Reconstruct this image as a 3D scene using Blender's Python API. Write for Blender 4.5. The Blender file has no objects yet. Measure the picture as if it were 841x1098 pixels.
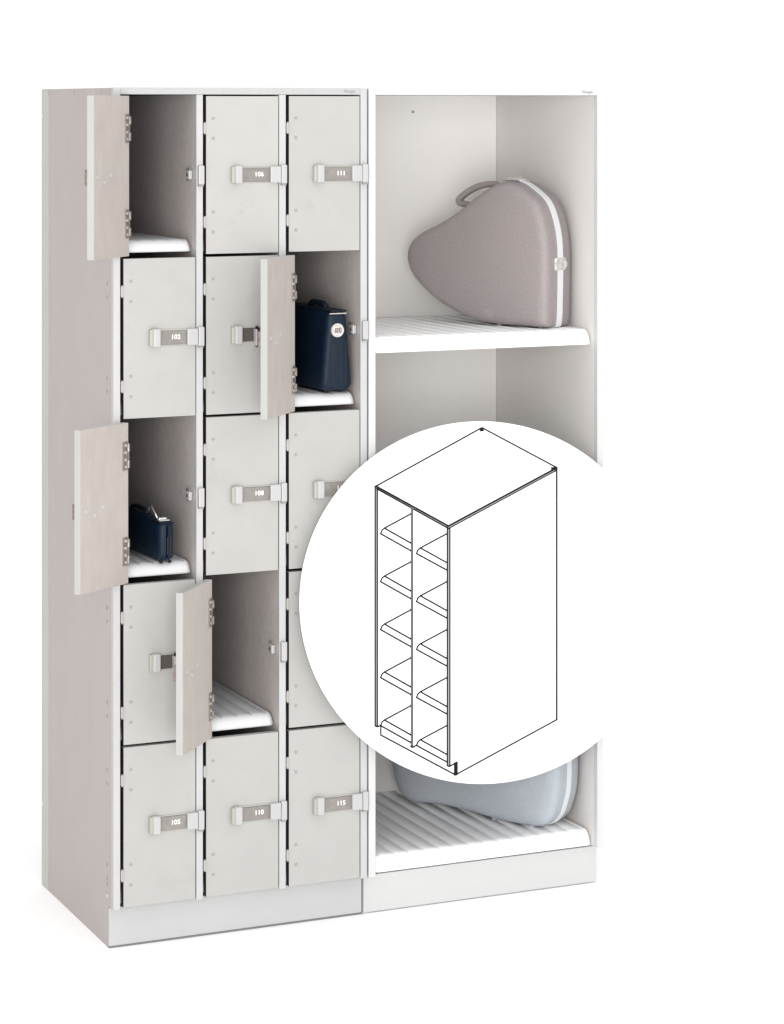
import bpy, bmesh, math, random
from mathutils import Vector, Matrix
R = math.radians
S = bpy.context.scene
COL = S.collection
random.seed(4)

# ------------------------------------------------------------------ camera
cd = bpy.data.cameras.new('camera')
cam = bpy.data.objects.new('camera', cd)
COL.objects.link(cam)
TH = 0.4178
cam.location = (-1.99285, -6.18293, 2.0806)
cam.rotation_euler = (R(90), 0, -TH)
cd.sensor_fit = 'HORIZONTAL'; cd.sensor_width = 36
cd.lens = 2815.36 / 841 * 36
cd.shift_x = 0.0
cd.shift_y = (115.03 - 549) / 841
cd.clip_start = 0.1; cd.clip_end = 500
S.camera = cam
# ------------------------------------------------------------------ light
W = bpy.data.worlds.new('World'); S.world = W; W.use_nodes = True
W.node_tree.nodes['Background'].inputs[0].default_value = (1, 1, 1, 1)
W.node_tree.nodes['Background'].inputs[1].default_value = 1.02
S.view_settings.view_transform = 'Standard'; S.view_settings.look = 'None'
S.view_settings.exposure = 0; S.view_settings.gamma = 1

def softbox(name, loc, aim, sx, sy, power, col=(1, 1, 1)):
    l = bpy.data.lights.new(name, 'AREA'); l.shape = 'RECTANGLE'
    l.size = sx; l.size_y = sy; l.energy = power; l.color = col
    o = bpy.data.objects.new(name, l); COL.objects.link(o)
    o.location = loc
    o.rotation_euler = (Vector(aim) - Vector(loc)).to_track_quat('-Z', 'Y').to_euler()
softbox('overhead_softbox', (0.2, -1.6, 5.2), (0.2, -0.6, 0), 7, 6, 98)
softbox('key_softbox', (-2.4, -6.4, 1.6), (0.9, 0.2, 0.5), 3.4, 3.0, 290, (1, .985, .965))

# ------------------------------------------------------------------ materials
def mat(name, col, rough=.45, metal=0, noise=0.0, nscale=30, stretch=(1, 1, 1), bump=0.0, bscale=300, spec=.5):
    m = bpy.data.materials.new(name); m.use_nodes = True
    nt = m.node_tree; b = nt.nodes['Principled BSDF']
    b.inputs['Base Color'].default_value = (*col, 1)
    b.inputs['Roughness'].default_value = rough
    b.inputs['Metallic'].default_value = metal
    b.inputs['Specular IOR Level'].default_value = spec
    tc = nt.nodes.new('ShaderNodeTexCoord'); mp = nt.nodes.new('ShaderNodeMapping')
    mp.inputs['Scale'].default_value = stretch
    nt.links.new(tc.outputs['Object'], mp.inputs['Vector'])
    if noise:
        n = nt.nodes.new('ShaderNodeTexNoise'); n.inputs['Scale'].default_value = nscale
        n.inputs['Detail'].default_value = 5
        nt.links.new(mp.outputs[0], n.inputs['Vector'])
        r = nt.nodes.new('ShaderNodeValToRGB')
        r.color_ramp.elements[0].position = .3; r.color_ramp.elements[1].position = .7
        r.color_ramp.elements[0].color = (*[c * (1 - noise) for c in col], 1)
        r.color_ramp.elements[1].color = (*[min(1, c * (1 + noise)) for c in col], 1)
        nt.links.new(n.outputs['Fac'], r.inputs['Fac'])
        nt.links.new(r.outputs[0], b.inputs['Base Color'])
    if bump:
        n2 = nt.nodes.new('ShaderNodeTexNoise'); n2.inputs['Scale'].default_value = bscale
        n2.inputs['Detail'].default_value = 3
        nt.links.new(mp.outputs[0], n2.inputs['Vector'])
        bp = nt.nodes.new('ShaderNodeBump'); bp.inputs['Strength'].default_value = bump
        bp.inputs['Distance'].default_value = .002
        nt.links.new(n2.outputs['Fac'], bp.inputs['Height'])
        nt.links.new(bp.outputs[0], b.inputs['Normal'])
    return m

M = dict(
    floor=mat('white_studio_floor', (.985, .985, .985), .9, spec=0),
    side=mat('greige_laminate', (.36, .322, .308), .5, noise=.022, nscale=9, stretch=(1, 1.4, .8), bump=.08, bscale=400),
    edge=mat('pale_edge_band', (.40, .395, .37), .5, noise=.03, nscale=8),
    stileside=mat('greige_stile_side', (.43, .40, .385), .5),
    header=mat('pale_grey_header', (.42, .42, .42), .45, noise=.02, nscale=12),
    frame=mat('pale_grey_trim', (.465, .465, .47), .4, noise=.03, nscale=14, bump=.05, bscale=200),
    door=mat('light_grey_laminate', (.405, .398, .384), .5, noise=.022, nscale=16, bump=.06, bscale=500),
    dooredge=mat('door_edge_band', (.40, .405, .39), .5, noise=.02, nscale=10),
    doorin=mat('beige_door_lining', (.40, .362, .335), .55, noise=.05, nscale=26, stretch=(1.8, 1, .6), bump=.08, bscale=300),
    inner=mat('grey_locker_lining', (.50, .455, .437), .65, noise=.07, nscale=60, bump=.1, bscale=500, spec=.3),
    back=mat('shade_dark_lining', (.045, .05, .055), .8, noise=.05, nscale=60, spec=.2),  # locker lining darkened: interior shade put into the colour
    shelf=mat('white_moulded_plastic', (.62, .625, .635), .4, noise=.015, nscale=12),
    shelfpale=mat('haze_bright_plastic', (.955, .96, .965), .45),  # shelf plastic brightened: overlay haze put into the colour
    kick=mat('grey_kickboard', (.455, .46, .46), .5, noise=.02, nscale=6),
    chrome=mat('brushed_nickel', (.60, .58, .55), .35, .7, noise=.15, nscale=120),
    hinge=mat('hinge_steel', (.24, .21, .19), .4, .6, noise=.45, nscale=160),
    rivet=mat('rivet_cap', (.30, .295, .285), .4),
    latch=mat('pale_latch_plastic', (.44, .437, .44), .35),
    latchside=mat('latch_housing', (.37, .36, .325), .4),
    plate=mat('grey_number_plate', (.255, .235, .222), .45, .2, noise=.10, nscale=90),
    pocket=mat('brown_latch_pocket', (.075, .062, .055), .6),
    white=mat('white_print', (.92, .90, .89), .5),
    print_=mat('grey_print', (.30, .30, .30), .5),
    navy=mat('navy_case_shell', (.0035, .012, .027), .5, noise=.25, nscale=70, bump=.35, bscale=260, spec=.25),
    navydark=mat('navy_case_trim', (.004, .008, .016), .6, spec=.25),
    bright=mat('bright_chrome', (.85, .84, .82), .2, .8, noise=.2, nscale=200),
    badge=mat('brown_badge_centre', (.20, .16, .14), .4, .3, noise=.3, nscale=150),
    pale=mat('hazed_cabinet_laminate', (.585, .585, .585), .5, noise=.008, nscale=10),  # white overlay haze mixed into the open cabinet's colours
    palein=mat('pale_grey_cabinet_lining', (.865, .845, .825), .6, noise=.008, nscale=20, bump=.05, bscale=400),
    paleside=mat('shade_dimmed_side_lining', (.71, .685, .665), .6, noise=.008, nscale=20, bump=.05, bscale=400),  # darker copy of the cabinet lining: corner shade put into the colour
    palekick=mat('pale_kickboard', (.54, .54, .54), .5),
    horn=mat('hazed_mauve_case_shell', (.275, .245, .243), .42, noise=.07, nscale=140, bump=.5, bscale=420),  # shell paled by the white haze mixed into its colour
    hornblue=mat('hazed_blue_grey_case_shell', (.385, .415, .455), .5, noise=.04, nscale=60, bump=.25, bscale=300),  # white haze mixed into this shell colour too
    band=mat('pale_metal_band', (.75, .77, .79), .3, .2),
    hornclasp=mat('pale_clasp_metal', (.62, .60, .58), .35, .4, noise=.25, nscale=120),
    board=mat('white_board', (.97, .97, .97), .6, spec=.2),
    ink=mat('black_ink', (.012, .012, .012), .7, spec=.1),
    gapdark=mat('dark_gap_and_rib', (.03, .03, .03), .8, spec=.2),  # gap shade put into the colour; also draws the case rib lines
    lightink=mat('light_grey_ink', (.33, .33, .33), .7, spec=.1),
    greyink=mat('grey_ink', (.13, .13, .13), .7, spec=.1),
    seam=mat('dark_seam_strip', (.16, .17, .17), .7),
)

def vary(m, off=7.0, amt=.03):
    nt = m.node_tree; b = nt.nodes['Principled BSDF']
    mp = [n for n in nt.nodes if n.type == 'MAPPING'][0]
    oi = nt.nodes.new('ShaderNodeObjectInfo'); mu = nt.nodes.new('ShaderNodeMath'); mu.operation = 'MULTIPLY'
    mu.inputs[1].default_value = off; nt.links.new(oi.outputs['Random'], mu.inputs[0])
    nt.links.new(mu.outputs[0], mp.inputs['Location'])
    src = b.inputs['Base Color'].links[0].from_socket
    hv = nt.nodes.new('ShaderNodeHueSaturation'); mr = nt.nodes.new('ShaderNodeMapRange')
    mr.inputs['To Min'].default_value = 1 - amt; mr.inputs['To Max'].default_value = 1 + amt
    nt.links.new(oi.outputs['Random'], mr.inputs['Value']); nt.links.new(mr.outputs[0], hv.inputs['Value'])
    nt.links.new(src, hv.inputs['Color']); nt.links.new(hv.outputs[0], b.inputs['Base Color'])
vary(M['door']); vary(M['doorin']); vary(M['plate'], 3, .06); vary(M['latch'], 3, .03) if M['latch'].node_tree.nodes['Principled BSDF'].inputs['Base Color'].links else None
# faint rubbed patches on the door fronts
def scuffs(m, col, amount, scale):
    nt = m.node_tree; b = nt.nodes['Principled BSDF']
    mp = [n for n in nt.nodes if n.type == 'MAPPING'][0]
    n = nt.nodes.new('ShaderNodeTexNoise'); n.inputs['Scale'].default_value = scale; n.inputs['Detail'].default_value = 8
    n.inputs['Roughness'].default_value = .7
    nt.links.new(mp.outputs[0], n.inputs['Vector'])
    rp = nt.nodes.new('ShaderNodeValToRGB'); rp.color_ramp.elements[0].position = .60; rp.color_ramp.elements[1].position = .72
    rp.color_ramp.elements[0].color = (0, 0, 0, 1); rp.color_ramp.elements[1].color = (amount, amount, amount, 1)
    nt.links.new(n.outputs['Fac'], rp.inputs['Fac'])
    mx = nt.nodes.new('ShaderNodeMix'); mx.data_type = 'RGBA'
    src = b.inputs['Base Color'].links[0].from_socket
    nt.links.new(rp.outputs[0], mx.inputs['Factor']); nt.links.new(src, mx.inputs['A']); mx.inputs['B'].default_value = (*col, 1)
    nt.links.new(mx.outputs['Result'], b.inputs['Base Color'])
scuffs(M['door'], (.33, .325, .31), .5, 6)
scuffs(M['doorin'], (.47, .45, .43), .6, 14)
scuffs(M['side'], (.32, .285, .27), .5, 7)
scuffs(M['inner'], (.36, .33, .31), .6, 12)
scuffs(M['horn'], (.33, .30, .295), .7, 9)
scuffs(M['hornblue'], (.40, .43, .46), .6, 9)
scuffs(M['navy'], (.02, .04, .075), .4, 25)

# ------------------------------------------------------------------ mesh helper
class MB:
    def __init__(self):
        self.bm = bmesh.new(); self.mats = []
    def mi(self, m):
        if m not in self.mats: self.mats.append(m)
        return self.mats.index(m)
    def add(self, bm, m=None, mtx=None, smooth=False):
        if mtx: bmesh.ops.transform(bm, matrix=mtx, verts=bm.verts)
        bmesh.ops.recalc_face_normals(bm, faces=bm.faces)
        if m is not None:
            i = self.mi(m)
            for f in bm.faces: f.material_index = i
        for f in bm.faces: f.smooth = smooth
        me = bpy.data.meshes.new('tmp'); bm.to_mesh(me); bm.free()
        self.bm.from_mesh(me); bpy.data.meshes.remove(me)
    def box(self, x0, x1, y0, y1, z0, z1, m, bev=0.0, seg=2, faces=None):
        bm = bmesh.new(); bmesh.ops.create_cube(bm, size=1)
        for v in bm.verts:
            v.co = Vector(((x0 + x1) / 2 + v.co.x * (x1 - x0), (y0 + y1) / 2 + v.co.y * (y1 - y0), (z0 + z1) / 2 + v.co.z * (z1 - z0)))
        if bev: bmesh.ops.bevel(bm, geom=bm.edges[:], offset=bev, segments=seg, affect='EDGES', profile=.5)
        i = self.mi(m)
        for f in bm.faces: f.material_index = i
        if faces:                      # faces: {'-y': material, ...}
            bmesh.ops.recalc_face_normals(bm, faces=bm.faces)
            for k, mm in faces.items():
                a = 'xyz'.index(k[1]); s = -1 if k[0] == '-' else 1
                j = self.mi(mm)
                for f in bm.faces:
                    if f.normal[a] * s > .9: f.material_index = j
        self.add(bm)
    def cyl(self, p, axis, r, h, m, n=16, r2=None, smooth=True):
        bm = bmesh.new()
        bmesh.ops.create_cone(bm, cap_ends=True, segments=n, radius1=r, radius2=r if r2 is None else r2, depth=h)
        rot = {'z': Matrix.Identity(4), 'y': Matrix.Rotation(R(90), 4, 'X'), 'x': Matrix.Rotation(R(90), 4, 'Y')}[axis]
        self.add(bm, m, Matrix.Translation(p) @ rot, False)
    def tube(self, pts, r, m, n=8):
        bm = bmesh.new(); rings = []
        P = [Vector(p) for p in pts]
        for i, p in enumerate(P):
            d = (P[min(i + 1, len(P) - 1)] - P[max(i - 1, 0)]).normalized()
            u = d.orthogonal().normalized() if i == 0 else (up - d * up.dot(d)).normalized()
            up = u; w = d.cross(u)
            rings.append([bm.verts.new(p + (u * math.cos(2 * math.pi * k / n) + w * math.sin(2 * math.pi * k / n)) * r) for k in range(n)])
        for a, b in zip(rings, rings[1:]):
            for k in range(n): bm.faces.new((a[k], a[(k + 1) % n], b[(k + 1) % n], b[k]))
        bm.faces.new(rings[0]); bm.faces.new(rings[-1])
        self.add(bm, m, None, True)
    def loft(self, rings, m, closed_caps=True, smooth=True):
        bm = bmesh.new(); rv = [[bm.verts.new(p) for p in r] for r in rings]
        for a, b in zip(rv, rv[1:]):
            n = len(a)
            for k in range(n): bm.faces.new((a[k], a[(k + 1) % n], b[(k + 1) % n], b[k]))
        if closed_caps: bm.faces.new(rv[0]); bm.faces.new(rv[-1])
        self.add(bm, m, None, smooth)
    def build(self, name, parent=None, loc=(0, 0, 0), rz=0, autosmooth=False):
        me = bpy.data.meshes.new(name); self.bm.to_mesh(me); self.bm.free()
        for m in self.mats: me.materials.append(m)
        o = bpy.data.objects.new(name, me); COL.objects.link(o)
        o.parent = parent; o.location = loc; o.rotation_euler = (0, 0, rz)
        if autosmooth:
            me.set_sharp_from_angle(angle=R(35))
        return o

def empty(name, label, cat, loc=(0, 0, 0), rz=0, group=None):
    o = bpy.data.objects.new(name, None); COL.objects.link(o)
    o.location = loc; o.rotation_euler = (0, 0, rz); o.empty_display_size = .1
    o['label'] = label; o['category'] = cat
    if group: o['group'] = group
    return o

def text_mesh(name, s, size, m, parent, loc, align='CENTER', wscale=1.0, bold=0.0):
    c = bpy.data.curves.new(name, 'FONT'); c.body = s; c.size = size
    c.align_x = align; c.align_y = 'CENTER'; c.extrude = .0004; c.offset = bold
    t = bpy.data.objects.new(name, c); COL.objects.link(t)
    me = bpy.data.meshes.new_from_object(t)
    bpy.data.objects.remove(t); bpy.data.curves.remove(c)
    me.transform(Matrix.Scale(wscale, 4, (1, 0, 0)))
    me.transform(Matrix.Rotation(R(90), 4, 'X'))
    me.materials.clear(); me.materials.append(m)
    o = bpy.data.objects.new(name, me); COL.objects.link(o); o.parent = parent; o.location = loc
    return o

# ------------------------------------------------------------------ setting
mb = MB(); mb.box(-60, 60, -14, 90, -.02, 0, M['floor'])
fl = mb.build('floor'); fl['kind'] = 'structure'

# ------------------------------------------------------------------ dimensions (metres)
H = 2.13; DEP = .62; KH = .1025; TOP = 2.113; PITCH = (TOP - KH) / 5
OPEN = [(.0195, .2182), (.2355, .4400), (.4580, .6640)]     # openings between uprights
W1 = .6825
def row_z(r): return TOP - PITCH * (r + 1)                  # bottom of row r (0 = top)

def shelf_mb(w, depth, m, zt=.040, zb=.010, pitch=.040, gw=.0030, gd=.006, rnd=.016):
    """moulded tray: grooves run front to back, rounded nose at the front, rounded ends"""
    xs = []
    n = max(2, round(w / pitch)); p = w / n
    gr = [(i + .5) * p for i in range(n)]
    base = [0, .003, .007, .012, .018, w - .018, w - .012, w - .007, w - .003, w]
    for g in gr: base += [g - gw, g - gw * .6, g, g + gw * .6, g + gw]
    xs = sorted(set(round(v, 5) for v in base if 0 <= v <= w))
    yfront = .016; R1 = .030
    path = [(depth, zt)]
    path += [(y, zt) for y in (.5, .3, .15, .09)]
    path += [(.066, zt)]
    for k in range(0, 9):
        a = R(90) * k / 8
        path.append((yfront + R1 - R1 * math.sin(a), zt - (zt - zb) * (1 - math.cos(a)) * 1.0))
    bm = bmesh.new(); G = []
    for (y, z) in path:
        row = []
        for x in xs:
            e = min(x, w - x); q = max(0, 1 - e / rnd)
            nose = max(0, min(1, (.075 - y) / .05))
            drop = .010 * q * q
            ypush = .016 * q * q * nose
            g = 0
            for c in gr:
                t = abs(x - c) / gw
                if t < 1: g = 1 - t * t
            gg = gd * g * (1 if y > .060 else (.8 if y > .036 else 0))
            row.append(bm.verts.new((x, y + ypush, max(zb, z - drop - gg))))
        G.append(row)
    for a, b in zip(G, G[1:]):
        for k in range(len(xs) - 1): bm.faces.new((a[k], a[k + 1], b[k + 1], b[k]))
    # underside and ends
    u0 = [bm.verts.new((x, depth, zb - .001)) for x in (0, w)]
    u1 = [bm.verts.new((x, G[-1][0].co.y, zb - .001)) for x in (0, w)]
    bm.faces.new((u0[0], u0[1], u1[1], u1[0]))
    bm.faces.new([r[0] for r in G] + [u1[0], u0[0]])
    bm.faces.new([r[-1] for r in G][::-1] + [u0[1], u1[1]])
    bm.faces.new(G[-1] + [u1[1], u1[0]])
    b = MB(); b.add(bm, m, None, True)
    return b

# ================================================================== LOCKER CABINET
lock = empty('locker_cabinet', 'greige cabinet of fifteen numbered small lockers in three columns, four doors standing open', 'locker')
# side panel, with toe notch, pale edge bands and rivets
def side_panel(x0, x1, outer, par, ms, mi, me, rivets):
    m_ = MB()
    bm = bmesh.new()
    prof = [(.042, 0), (DEP, 0), (DEP, H - .001), (.0205, H - .001), (.0205, KH), (.042, KH)]
    a = [bm.verts.new((x0, y, z)) for y, z in prof]; b = [bm.verts.new((x1, y, z)) for y, z in prof]
    for k in range(6): bm.faces.new((a[k], a[(k + 1) % 6], b[(k + 1) % 6], b[k]))
    fa = bm.faces.new(a); fb = bm.faces.new(b)
    m_.mi(ms); j = m_.mi(mi)
    bmesh.ops.recalc_face_normals(bm, faces=bm.faces)
    for f in bm.faces:
        if f.normal.x * outer < -.5: f.material_index = j
    m_.add(bm)
    if rivets:
        sx = x0 - .0006
        m_.box(x0 - .0012, x0 + .002, DEP - .062, DEP - .001, .0, H - .004, me, .0004)
        for r in range(5):
            for zz in (.318, .0835):
                for d in (-.017, .017):
                    m_.cyl((sx, .052, row_z(r) + zz + d), 'x', .0042, .003, M['rivet'], 12)
        for z in (2.058, 1.51, .22): m_.cyl((sx, DEP - .012, z), 'x', .006, .003, M['chrome'], 12)
        for y in (.10, .33, .555): m_.box(x0 - .001, x0 + .002, y - .004, y + .004, H - .018, H - .002, M['rivet'], .0003)
        m_.cyl((sx, .046, .128), 'x', .006, .003, M['chrome'], 12)
        m_.cyl((sx, .050, .155), 'x', .004, .003, M['rivet'], 12)
    return m_.build('side_panel', par)
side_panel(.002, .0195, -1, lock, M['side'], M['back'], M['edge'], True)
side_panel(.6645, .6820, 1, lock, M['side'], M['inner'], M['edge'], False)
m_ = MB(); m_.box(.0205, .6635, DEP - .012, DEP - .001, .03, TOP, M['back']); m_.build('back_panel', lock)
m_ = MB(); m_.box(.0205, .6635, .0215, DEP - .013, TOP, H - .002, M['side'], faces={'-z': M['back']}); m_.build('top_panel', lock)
m_ = MB(); m_.box(.0022, .6818, .0355, .0415, .0047, KH - .003, M['kick'], .0008)
m_.build('kickboard', lock)
# front trim: two stiles, header, dividers
def stile(x0, x1, par, m, z0=KH, z1=H, y1=.020, name='stile', side=None):
    b = MB(); b.box(x0, x1, 0, y1, z0, z1, m, .0012, 2, {'-x': side} if side else None); return b.build(name, par)
stile(.0020, .0195, lock, M['frame'], side=M['stileside']); stile(.6640, .6820, lock, M['frame'])
b = MB(); b.box(.0197, .6638, 0, .0205, TOP, H, M['header'], .0012); hd = b.build('header', lock)
text_mesh('lettering', 'Wenger', .010, M['print_'], hd, (.633, -.0004, (TOP + H) / 2), wscale=1.0)
for x0, x1 in ((.2182, .2355), (.4400, .4580)):
    b = MB(); b.box(x0, x1, 0, .020, KH, TOP - .0005, M['frame'], .0012)
    b.box(x0 + .0002, x1 - .0002, .0202, DEP - .013, KH + .002, TOP - .001, M['inner'], faces={'+x': M['back']})  # right-facing side painted darker to deepen the locker's shade
    b.build('divider', lock)
for c, (x0, x1) in enumerate(OPEN):
    b = MB(); b.box(x0 + .0003, x0 + .0075, .0235, .029, KH + .003, TOP - .003, M['gapdark'], .0005); b.build('gap_shade_strip', lock)  # dark strip added behind the hinge-side gap to stand in for its shade
b = MB(); b.box(.0022, .6818, .0350, .0418, .0003, .0045, M['seam']); b.build('base_gap_shade', lock)  # dark strip standing in for contact shade under the kickboard
# shelves
for c, (x0, x1) in enumerate(OPEN):
    w = x1 - x0 - .004
    src = shelf_mb(w, DEP - .02, M['shelf']).build('shelf', lock, (x0 + .002, .004, row_z(0)))
    for r in range(1, 5):
        d = src.copy(); COL.objects.link(d); d.location = (x0 + .002, .004, row_z(r)); d.parent = lock
# strikes on the uprights right of each opening, one per locker
def strike_mb():
    b = MB()
    b.box(.003, .0185, -.0125, -.0005, -.024, .024, M['latch'], .0025)
    b.box(.004, .0175, -.009, .001, -.0285, -.0245, M['rivet'], .001)
    return b
def catch_mb():
    b = MB()
    b.box(-.0105, -.0005, .024, .048, -.011, .011, M['latch'], .002)
    b.cyl((-.0110, .036, 0), 'x', .0045, .002, M['pocket'], 12)
    b.cyl((-.002, .060, .012), 'x', .004, .003, M['rivet'], 10)
    b.cyl((-.002, .060, -.012), 'x', .004, .003, M['rivet'], 10)
    b.box(-.0035, .0006, .040, .064, -.016, .016, M['rivet'], .001)
    return b
src = None
for c in range(3):
    for r in range(5):
        loc = (OPEN[c][1] - .001, 0, row_z(r) + PITCH / 2)
        if src is None:
            src = (strike_mb().build('strike', lock, loc), catch_mb().build('catch', lock, loc))
        else:
            for q in src:
                d = q.copy(); COL.objects.link(d); d.location = loc; d.parent = lock

# doors: local origin on the hinge line at the door's mid height; closed door runs along +x, front face at y=+.003
DT = .018; DH = PITCH - .0075
def make_door(w):
    hz = DH / 2
    b = MB()
    y0, y1 = .003, .003 + DT
    b.box(0, w, y0, y1, -hz, hz, M['dooredge'], .0008, 2, faces={'-y': M['door'], '+y': M['doorin'], '-x': M['gapdark']})  # hinge-side edge coloured dark as gap shade
    for zz in (.117, -.1175):
        for d in (-.025, .025): b.cyl((.019, y0, zz + d), 'y', .0042, .0016, M['rivet'], 14)
    for x, z in ((.100, .004), (.168, .001), (.134, -.013)): b.cyl((x, y1, z), 'y', .0055, .003, M['latch'], 14)
    door = b.build('door', None)
    for zz in (.117, -.1175):
        k = MB()
        k.box(-.0068, .0005, .0005, .0075, -.0125, .0125, M['edge'], .001)
        k.cyl((-.003, .003, 0), 'z', .0028, .030, M['rivet'], 10)
        k.box(-.002, .004, .006, y1 + .0015, -.011, .011, M['rivet'], .0005)
        k.box(.0015, .0225, y1, y1 + .0022, -.035, .035, M['hinge'], .0006)
        for dz in (-.026, -.009, .009, .026): k.cyl((.015, y1 + .003, dz), 'y', .0036, .003, M['chrome'], 10)
        for dz in (-.020, .020): k.cyl((.004, y1 + .003, dz), 'z', .0042, .020, M['hinge'], 10)
        k.build('hinge', door, (0, 0, zz))
    return door
def add_latch(door, w, num, open_, swung):
    k = MB(); L0 = .0645
    if swung:                     # hasp folded back flat on the outside of a door that stands open
        k.box(w - .060, w - .004, -.0015, .0031, -.0205, .0205, M['hinge'], .001)
        k.box(w - .012, w + .0005, -.0035, .0028, -.019, .019, M['badge'], .001)
        k.build('latch', door)
        return
    k.box(L0, L0 + .011, -.0105, .0032, -.0215, .0215, M['latchside'], .003)
    k.box(L0 + .0085, L0 + .0275, -.0140, .0031, -.0225, .0225, M['latch'], .0035, 3)
    k.box(L0 + .006, L0 + .018, -.012, .0025, .019, .0235, M['latchside'], .0015)
    k.box(L0 + .026, w - .0235, .0005, .0033, .0165, .0205, M['latchside'], .001)
    k.box(L0 + .026, w - .0235, .0005, .0033, -.0205, -.0175, M['latchside'], .001)
    if open_:
        k.box(L0 + .062, L0 + .066, -.016, .0032, -.027, .014, M['latch'], .0008)
        k.box(L0 + .0665, L0 + .069, -.012, .0030, -.031, .021, M['navydark'], .0005)
    else:
        k.box(w - .0245, w + .0035, -.0095, .0028, -.0205, .0205, M['latch'], .002)
    k.build('latch', door)
    k = MB()
    if open_:
        k.box(L0 + .0268, w - .0250, .0014, .0034, -.0174, .0164, M['pocket'])
        k.build('number_plate', door)['label'] = 'dark open latch pocket'
    else:
        k.box(L0 + .0268, w - .0250, -.0012, .0034, -.0172, .0162, M['plate'], .0006)
        pl = k.build('number_plate', door)
        text_mesh('number', num, .0160, M['white'], door, (w - .0535, -.0016, .0005), wscale=1.05, bold=.0002)
def copy_tree(o, parent):
    d = o.copy(); COL.objects.link(d); d.parent = parent
    for ch in list(o.children): copy_tree(ch, d)
    return d
SWING = {(0, 0): 135.0, (0, 2): 146.0, (2, 1): 132.2, (1, 3): 131.5}
OPENLATCH = [(1, 1), (0, 3)]
for c, (x0, x1) in enumerate(OPEN):
    w = x1 - x0 - .0110
    proto = make_door(w)
    for r in range(5):
        d = copy_tree(proto, lock) if r < 4 else proto
        d.parent = lock
        d.location = (x0 + (.0022 if (c, r) in SWING else .0082), -.003, row_z(r) + PITCH / 2)
        add_latch(d, w, str(101 + c * 5 + r), (c, r) in OPENLATCH, (c, r) in SWING)
        if (c, r) not in SWING:
            d.location.z += random.uniform(-.0006, .0006); d.rotation_euler = (0, random.uniform(-.0012, .0012), random.uniform(-.006, .001))
        if (c, r) in SWING:
            d.rotation_euler = (0, 0, -R(SWING[(c, r)]))
            pass
            d['label'] = 'locker door swung open showing its beige inside'

# ================================================================== OPEN CABINET
X0 = .6865; X1 = 1.3690
oc = empty('open_cabinet', 'haze-whitened open-fronted instrument cabinet with three wide compartments and ribbed shelves', 'cabinet', (X0, 0, 0))
CW = X1 - X0; I0 = .0200; I1 = CW - .0175
def opanel(x0, x1, inner_sign):
    prof = [(.042, 0), (DEP, 0), (DEP, H - .001), (.0205, H - .001), (.0205, KH), (.042, KH)]
    bm = bmesh.new()
    a = [bm.verts.new((x0, y, z)) for y, z in prof]; b = [bm.verts.new((x1, y, z)) for y, z in prof]
    for k in range(6): bm.faces.new((a[k], a[(k + 1) % 6], b[(k + 1) % 6], b[k]))
    bm.faces.new(a); bm.faces.new(b)
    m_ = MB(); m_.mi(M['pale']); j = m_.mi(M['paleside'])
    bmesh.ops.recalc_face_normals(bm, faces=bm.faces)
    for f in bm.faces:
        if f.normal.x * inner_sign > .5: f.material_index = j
    m_.add(bm)
    return m_.build('side_panel', oc)
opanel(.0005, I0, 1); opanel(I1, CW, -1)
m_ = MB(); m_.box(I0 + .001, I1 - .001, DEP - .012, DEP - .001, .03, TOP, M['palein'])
for x in (.40, .12): m_.cyl((x, DEP - .013, TOP - .045), 'y', .004, .003, M['rivet'], 12)
m_.build('back_panel', oc)
m_ = MB(); m_.box(I0 + .001, I1 - .001, .0215, DEP - .013, TOP, H - .002, M['pale']); m_.build('top_panel', oc)
m_ = MB(); m_.box(.0008, CW - .0005, .0355, .0415, .0025, KH - .004, M['palekick'], .0008); m_.build('kickboard', oc)
stile(.0005, I0 - .0005, oc, M['pale']); stile(I1 + .0005, CW, oc, M['pale'])
b = MB(); b.box(I0 - .0003, I1 + .0003, 0, .0205, TOP, H, M['pale'], .0012); hd2 = b.build('header', oc)
text_mesh('lettering', 'Wenger', .010, M['rivet'], hd2, (.635, -.0004, (TOP + H) / 2))
OP = (TOP - KH) / 3
for r in range(3):
    z = TOP - OP * (r + 1)
    if r == 0:
        sh = shelf_mb(I1 - I0 - .004, DEP - .02, M['shelfpale'], zt=.044, zb=.004, pitch=.042, gw=.0030, gd=.0040).build('shelf', oc, (I0 + .002, .004, z))
    else:
        d = sh.copy(); COL.objects.link(d); d.location = (I0 + .002, .004, z); d.parent = oc
m_ = MB(); m_.box(-.0038, .0003, .012, .020, KH, H - .004, M['seam']); m_.build('seam_strip', oc)

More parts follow.
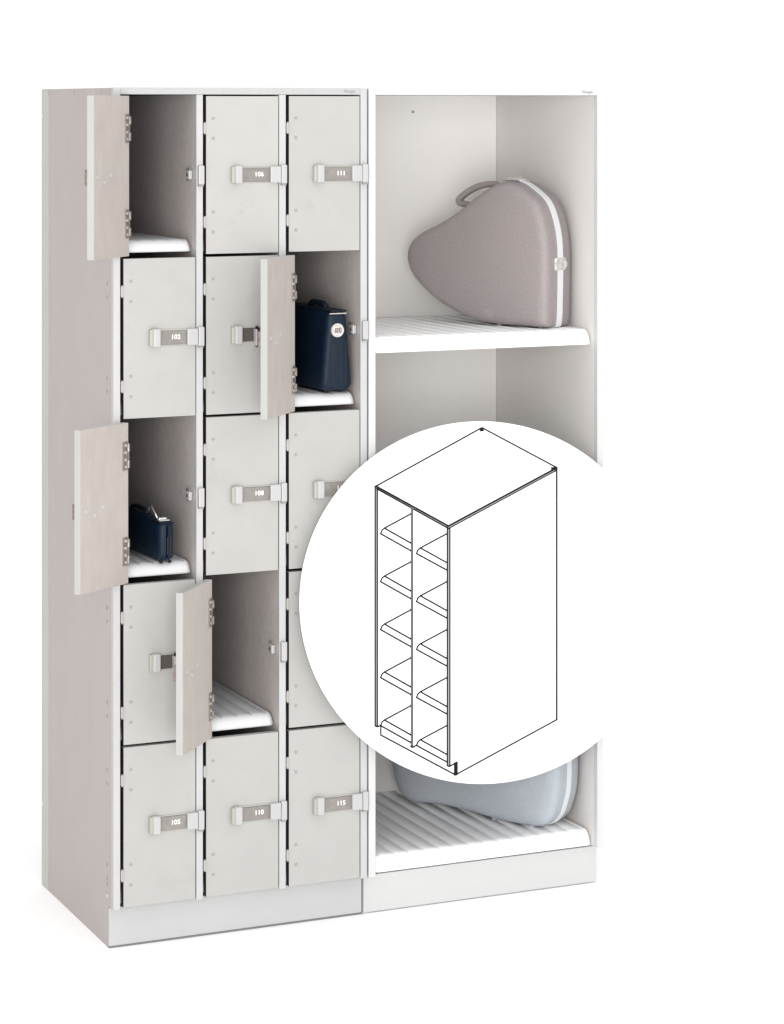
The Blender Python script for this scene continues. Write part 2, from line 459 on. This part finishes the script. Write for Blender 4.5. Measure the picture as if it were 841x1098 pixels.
# ================================================================== CASES
def feet(t, pts, rad, h, m):
    for p in pts:
        k = MB(); k.cyl((0, 0, 0), 'z', rad, h, m, 12); k.build('foot', t, p)
def box_case(name, label, loc, rz, length, w0, w1, h, ribs, build_extra, mshell):
    t = empty(name, label, 'instrument case', loc, rz)
    # shell lofted along y (depth): front end rounded; cross-section tapers from w0 (bottom) to w1 (top)
    def ring(y, ins):
        pts = []
        a = w0 / 2 - ins; c = w1 / 2 - ins; z0 = ins; z1 = h - ins; r = h * .03 + .008
        cs = [(-a, z0, 1, 1), (a, z0, -1, 1), (c, z1, -1, -1), (-c, z1, 1, -1)]
        for x, z, sx, sz in cs:
            A = [(0, r), (r * .3, r * .3), (r, 0)]
            seq = A if (sx * sz > 0) else A[::-1]
            if (sx, sz) == (1, 1): q = [(x, z + r), (x + r * .3, z + r * .3), (x + r, z)]
            elif (sx, sz) == (-1, 1): q = [(x - r, z), (x - r * .3, z + r * .3), (x, z + r)]
            elif (sx, sz) == (-1, -1): q = [(x, z - r), (x - r * .3, z - r * .3), (x - r, z)]
            else: q = [(x + r, z), (x + r * .3, z - r * .3), (x, z - r)]
            pts += q
        return [(px, y, pz) for px, pz in pts]
    b = MB()
    b.loft([ring(0, .013), ring(.002, .0075), ring(.007, .0025), ring(.014, .0006), ring(.022, 0), ring(length - .014, 0), ring(length - .005, .002), ring(length, .008)], mshell)
    b.build('shell', t, autosmooth=True)
    b = MB()
    for x in ribs: b.box(x * w0 - .0011, x * w0 + .0011, -.0012, .001, .016, h * .60, M['gapdark'])
    b.build('seam', t)
    build_extra(t)
    return t

def extra_tall(t):
    b = MB()
    b.cyl((-.003, -.003, .155), 'y', .0175, .006, M['hornclasp'], 28)
    b.build('clasp', t)
    k = MB(); k.cyl((-.003, -.0075, .155), 'y', .0125, .003, M['hornclasp'], 24)
    k.box(-.012, .006, -.0105, -.0075, .149, .161, M['badge'], .001)
    for x in (-.008, -.003, .002): k.box(x - .0006, x + .0006, -.0112, -.0102, .151, .159, M['hornclasp'])
    k.build('clasp_plate', t)
    k = MB(); k.box(-.022, .024, -.004, .40, .2015, .2065, M['navydark'], .002); k.box(-.024, .0245, -.003, .002, .196, .199, M['chrome'], .001)
    k.build('lid_rim', t)
    k = MB()
    k.tube([(0, .07, .204), (0, .074, .212), (0, .085, .218), (0, .15, .218), (0, .162, .212), (0, .167, .204)], .008, M['navydark'], 10)
    k.build('handle', t)
    feet(t, [(x, y, -.003) for x in (-.02, .02) for y in (.03, .36)], .006, .006, M['navydark'])
box_case('instrument_case', 'tall navy case tapering upward with a round chrome clasp, in the second-row right locker',
         (.6080, .018, row_z(1) + .0465), R(3), .42, .086, .056, .204, (-.18, .08, .25), extra_tall, M['navy'])

def extra_small(t):
    b = MB()
    b.box(-.016, .012, .010, .026, .0985, .1015, M['chrome'], .001)
    b.box(-.012, .010, .024, .040, .0985, .105, M['bright'], .002)
    b.tube([(-.012, .035, .104), (-.014, .045, .115), (-.014, .060, .122), (-.010, .075, .128), (-.010, .090, .124), (-.010, .095, .113)], .0022, M['bright'], 8)
    b.build('clasp', t)
    k = MB(); k.tube([(0, .13, .099), (0, .135, .107), (0, .147, .111), (0, .21, .111), (0, .225, .107), (0, .23, .099)], .006, M['navydark'], 10)
    k.build('handle', t)
    k = MB(); k.box(-.0195, .0195, -.0008, .38, .0935, .0955, M['navydark'], .0008); k.build('lid_rim', t)
    feet(t, [(x, y, -.003) for x in (-.012, .012) for y in (.012, .36)], .004, .006, M['navydark'])
box_case('instrument_case', 'small low navy case with loose chrome catches on top, in the middle-row left locker',
         (.1460, .014, row_z(2) + .0445), R(4), .38, .043, .041, .100, (0.02, .22), extra_small, M['navy'])

def smooth_closed(P, sub=5):
    n = len(P); out = []
    for i in range(n):
        p0, p1, p2, p3 = [Vector((*P[(i + k) % n], 0)) for k in (-1, 0, 1, 2)]
        for j in range(sub):
            t = j / sub
            v = .5 * ((2 * p1) + (-p0 + p2) * t + (2 * p0 - 5 * p1 + 4 * p2 - p3) * t * t + (-p0 + 3 * p1 - 3 * p2 + p3) * t ** 3)
            out.append((v.x, v.y))
    return out
def smooth_open(P, sub=4):
    out = []
    Q = [P[0]] + P + [P[-1]]
    for i in range(1, len(Q) - 2):
        p0, p1, p2, p3 = [Vector(q) for q in Q[i - 1:i + 3]]
        for j in range(sub):
            t = j / sub
            v = .5 * ((2 * p1) + (-p0 + p2) * t + (2 * p0 - 5 * p1 + 4 * p2 - p3) * t * t + (-p0 + 3 * p1 - 3 * p2 + p3) * t ** 3)
            out.append((v.x, v.y))
    return out + [P[-1]]
def shrink(P, d):
    cx = sum(p[0] for p in P) / len(P); cz = sum(p[1] for p in P) / len(P)
    k = d / .17
    return [(x + (cx - x) * k, z + (cz - z) * k) for x, z in P]
def inset(P, d):
    n = len(P); out = []
    area = sum(P[i][0] * P[(i + 1) % n][1] - P[(i + 1) % n][0] * P[i][1] for i in range(n))
    s = 1 if area > 0 else -1
    for i in range(n):
        a = Vector(P[i - 2]); c = Vector(P[(i + 2) % n]); t = (c - a).normalized()
        nrm = Vector((-t.y, t.x)) * s
        out.append((P[i][0] + nrm.x * d, P[i][1] + nrm.y * d))
    return out
def horn_case(label, loc, psi, outline, T, mshell, mband, rnd, bandw, extra):
    # local: +x is the case's length running away from its front end, y is its thickness, z up
    p = R(psi)
    t = empty('horn_case', label, 'instrument case', loc, math.pi - p, 'large horn cases in the open cabinet')
    P = smooth_closed(outline)
    # thickness runs to local -y (after the turn this points back right)
    prof = [(0, rnd * .80), (.0025, rnd * .48), (.006, rnd * .24), (.011, rnd * .09), (.018, rnd * .02), (.028, 0), (T - .028, 0), (T - .018, rnd * .02), (T - .011, rnd * .09), (T - .006, rnd * .24), (T - .0025, rnd * .48), (T, rnd * .80)]
    b = MB()
    b.loft([[(x, -y, z) for x, z in shrink(P, d)] for y, d in prof], mshell)
    b.build('shell', t, autosmooth=True)
    b = MB(); mid = T * .5
    o = inset(P, -.0035)
    i_ = inset(P, .004)
    b.loft([[(x, -(mid - bandw / 2), z) for x, z in i_], [(x, -(mid - bandw / 2), z) for x, z in o], [(x, -(mid + bandw / 2), z) for x, z in o], [(x, -(mid + bandw / 2), z) for x, z in i_]], mband, False, False)
    b.build('band', t)
    extra(t, mid)
    return t

def extra_horn(t, mid):
    def onedge(y, z, s=1): return (-.004, y, z)
    # clasp on the front end
    k = MB()
    k.box(-.012, .004, -mid - .026, -mid + .026, .150, .186, M['hornclasp'], .006, 3)
    k.cyl((-.013, -mid + .014, .168), 'x', .012, .006, M['hornclasp'], 18); k.cyl((-.013, -mid - .012, .168), 'x', .010, .006, M['bright'], 18)
    k.build('clasp', t)
    k = MB(); k.box(.112, .172, -mid - .020, -mid + .020, .389, .395, M['bright'], .003)
    k.box(.122, .154, -mid - .012, -mid + .012, .394, .399, M['hornclasp'], .002); k.build('clasp', t)
    k = MB()
    hp = smooth_open([(.178, .366), (.196, .377), (.222, .3785), (.252, .373), (.282, .361), (.306, .346), (.320, .333), (.316, .325), (.298, .322), (.284, .318), (.276, .308)])
    k.tube([(x * 1.04 - .004, -mid, z) for x, z in hp], .0088, M['horn'], 10)
    k.tube([(x * 1.04 - .004, -mid - .008, z) for x, z in hp[4:-6]], .0080, M['horn'], 10)
    k.build('handle', t)
    k = MB(); k.cyl((.358, -mid, .266), 'z', .006, .016, M['horn'], 12); k.build('knob', t)
    feet(t, [(x, y, -.002) for x in (.03, .165) for y in (-.03, -(2 * mid) + .03)], .008, .008, M['horn'])
horn_out = [(-.002, .012), (.010, -.001), (.06, 0), (.123, 0), (.211, .006), (.299, .034), (.353, .062), (.400, .098), (.430, .130), (.444, .165),
            (.440, .200), (.421, .225), (.386, .248), (.329, .274), (.270, .309), (.225, .342), (.181, .370), (.140, .387), (.100, .385), (.058, .360), (.026, .330),
            (.006, .280), (-.004, .225), (-.006, .157), (-.005, .08)]
horn_case('mauve-grey horn case with a pale metal band and round clasp, on the top shelf', (1.2275, .068, TOP - OP + .0485), 61,
          [(x * 1.05, z) for x, z in horn_out], .1330, M['horn'], M['band'], .026, .022, extra_horn)
def extra_horn2(t, mid):
    k = MB(); k.box(-.016, 0, -mid - .024, -mid + .024, .20, .235, M['hornclasp'], .006, 3); k.build('clasp', t)
    k = MB()
    k.tube([(x, -mid, z) for x, z in [(.235, .400), (.245, .428), (.268, .432), (.300, .420), (.330, .400), (.338, .382), (.328, .358)]], .0085, M['hornblue'], 10)
    k.build('handle', t)
    feet(t, [(x, y, -.002) for x in (.08, .20) for y in (-.03, -(2 * mid) + .03)], .008, .008, M['hornblue'])
out2 = [(-.002, .06), (.014, .024), (.05, .003), (.16, .001), (.27, .010), (.36, .012), (.44, .006), (.480, .018), (.505, .06), (.512, .12), (.50, .19), (.45, .26), (.36, .34), (.25, .40), (.14, .42), (.06, .39), (.012, .32), (-.012, .23), (-.014, .12)]
horn_case('blue-grey horn case with a white band, on the bottom shelf partly behind the round sign', (1.2300, .034, KH + .0485), 60,
          [(x * 1.04, z) for x, z in out2], .1300, M['hornblue'], M['band'], .034, .017, extra_horn2)

# ================================================================== OVERLAY INSET BOARD
LINES = [(1.2, [(-314.8, 321.9), (-13.6, 456.6), (206.1, 340.1)]), (1.5, [(-314.8, 321.9), (-110.1, 206.9)]), (1.2, [(-312.8, 315.3), (-110.1, 200.7)]), (1.5, [(-110.1, 206.9), (206.1, 340.1)]), (1.0, [(-108.8, 200.6), (203.4, 332.6)]), (1.2, [(-316.9, 322.0), (-316.9, -290.2)]), (1.2, [(-310.7, 315.2), (-310.7, -292.4)]), (1.2, [(-316.9, -290.2), (-310.9, -293.4), (-301.1, -290.5)]), (3.4, [(-213.4, 259.1), (-213.4, -354.5)]), (1.2, [(-217.1, -351.7), (-209.2, -355.4), (-201.0, -350.9)]), (1.2, [(-113.3, 204.7), (-113.3, -412.6)]), (1.2, [(-105.8, 201.8), (-105.8, -414.6)]), (1.2, [(-113.3, -412.6), (-107.4, -415.6), (-85.3, -406.5), (-85.3, -438.6)]), (2.5, [(-90.1, -409.2), (-90.1, -438.1)]), (1.5, [(205.3, 338.9), (205.3, -324.1)]), (1.2, [(205.3, -324.1), (-90.1, -439.1), (-301.1, -315.3), (-301.1, -290.5)]), (2.6, [(-16.9, 451.2), (-11.5, 451.4)]), (2.6, [(191.5, 337.7), (198.7, 337.8)]), (1.9, [(-313.8, 317.8), (-313.8, -290.9)]), (1.9, [(-109.6, 202.1), (-109.6, -413.0)]), (1.9, [(-108.8, 203.7), (204.2, 336.0)]), (1.2, [(-216.8, 245.0), (-290.9, 213.1), (-216.8, 170.0)]), (1.2, [(-290.9, 213.1), (-297.2, 208.8), (-301.6, 199.5), (-216.8, 150.3)]), (1.2, [(-113.3, 187.8), (-189.7, 155.7), (-113.3, 111.6)]), (1.2, [(-189.7, 155.7), (-196.5, 151.1), (-200.7, 141.8), (-113.3, 92.4)]), (1.2, [(-216.8, 121.7), (-290.9, 90.4), (-216.8, 46.7)]), (1.2, [(-290.9, 90.4), (-297.2, 86.1), (-301.6, 76.9), (-216.8, 27.0)]), (1.2, [(-113.3, 63.8), (-189.7, 32.2), (-113.3, -12.4)]), (1.2, [(-189.7, 32.2), (-196.5, 27.6), (-200.7, 18.4), (-113.3, -31.7)]), (1.2, [(-216.8, -1.6), (-290.9, -32.4), (-216.8, -76.6)]), (1.2, [(-290.9, -32.4), (-297.2, -36.6), (-301.6, -45.8), (-216.8, -96.3)]), (1.2, [(-113.3, -60.3), (-189.7, -91.3), (-113.3, -136.5)]), (1.2, [(-189.7, -91.3), (-196.5, -95.8), (-200.7, -105.0), (-113.3, -155.8)]), (1.2, [(-216.8, -124.9), (-290.9, -155.1), (-216.8, -199.9)]), (1.2, [(-290.9, -155.1), (-297.2, -159.3), (-301.6, -168.5), (-216.8, -219.6)]), (1.2, [(-113.3, -184.4), (-189.7, -214.8), (-113.3, -260.6)]), (1.2, [(-189.7, -214.8), (-196.5, -219.3), (-200.7, -228.5), (-113.3, -279.8)]), (1.2, [(-216.8, -248.2), (-290.9, -277.9), (-216.8, -323.2)]), (1.2, [(-290.9, -277.9), (-297.2, -282.0), (-301.6, -291.2), (-216.8, -342.9)]), (1.2, [(-113.3, -308.4), (-189.7, -338.3), (-113.3, -384.6)]), (1.2, [(-189.7, -338.3), (-196.5, -342.7), (-200.7, -351.9), (-113.3, -403.9)])]
SC = (1.00575, .79083); SY = -.036  # graphic inset laid over the view, modelled here as a solid oval board
sg = empty('overlay_board', 'flat graphic inset with black line drawing, built as a white oval board before both cabinets', 'overlay', (SC[0], SY, SC[1]))
ax, az = .53172, .46557; ux, uz = -.94062, .33946
ell = []
for k in range(160):
    a = 2 * math.pi * k / 160
    p, q = ax * math.cos(a), az * math.sin(a)
    ell.append((p * ux - q * uz, p * uz + q * ux))
b = MB(); b.loft([[(x, .0005, z) for x, z in ell], [(x, .0035, z) for x, z in ell]], M['board'], True, False); b.build('board', sg)
def strip(bm, p, q, w, y, m):
    p = Vector((p[0], p[1])); q = Vector((q[0], q[1])); d = (q - p)
    if d.length < 1e-6: return
    d.normalize(); n = Vector((-d.y, d.x)) * w / 2; e = d * w * .35
    vs = [(p - e + n), (q + e + n), (q + e - n), (p - e - n)]
    bb = bmesh.new()
    lo = [bb.verts.new((v.x, y, v.y)) for v in vs]; hi = [bb.verts.new((v.x, y + .0003, v.y)) for v in vs]
    bb.faces.new(lo); bb.faces.new(hi[::-1])
    for k in range(4): bb.faces.new((lo[k], lo[(k + 1) % 4], hi[(k + 1) % 4], hi[k]))
    bm.add(bb, m)
b = MB(); yy = -.0002
for wpx, pts in LINES:
    P = [(x / 1000, z / 1000) for x, z in pts]
    for p, q in zip(P, P[1:]):
        if wpx == 1.9:
            strip(b, p, q, .0030, yy + .0001, M['lightink']); yy -= .0000023; continue
        if wpx == 3.4:
            strip(b, p, q, .0078, yy, M['greyink']); yy -= .0000023; continue
        strip(b, p, q, wpx * .0034, yy, M['ink']); yy -= .0000023
b.build('drawing', sg)
for x, z in ((-.40, .16), (-.33, -.08), (-.30, -.26), (.34, .18), (.34, -.18)):
    b = MB(); b.cyl((x, .0195, z), 'y', .006, .0315, M['latch'], 12); b.build('standoff', sg)
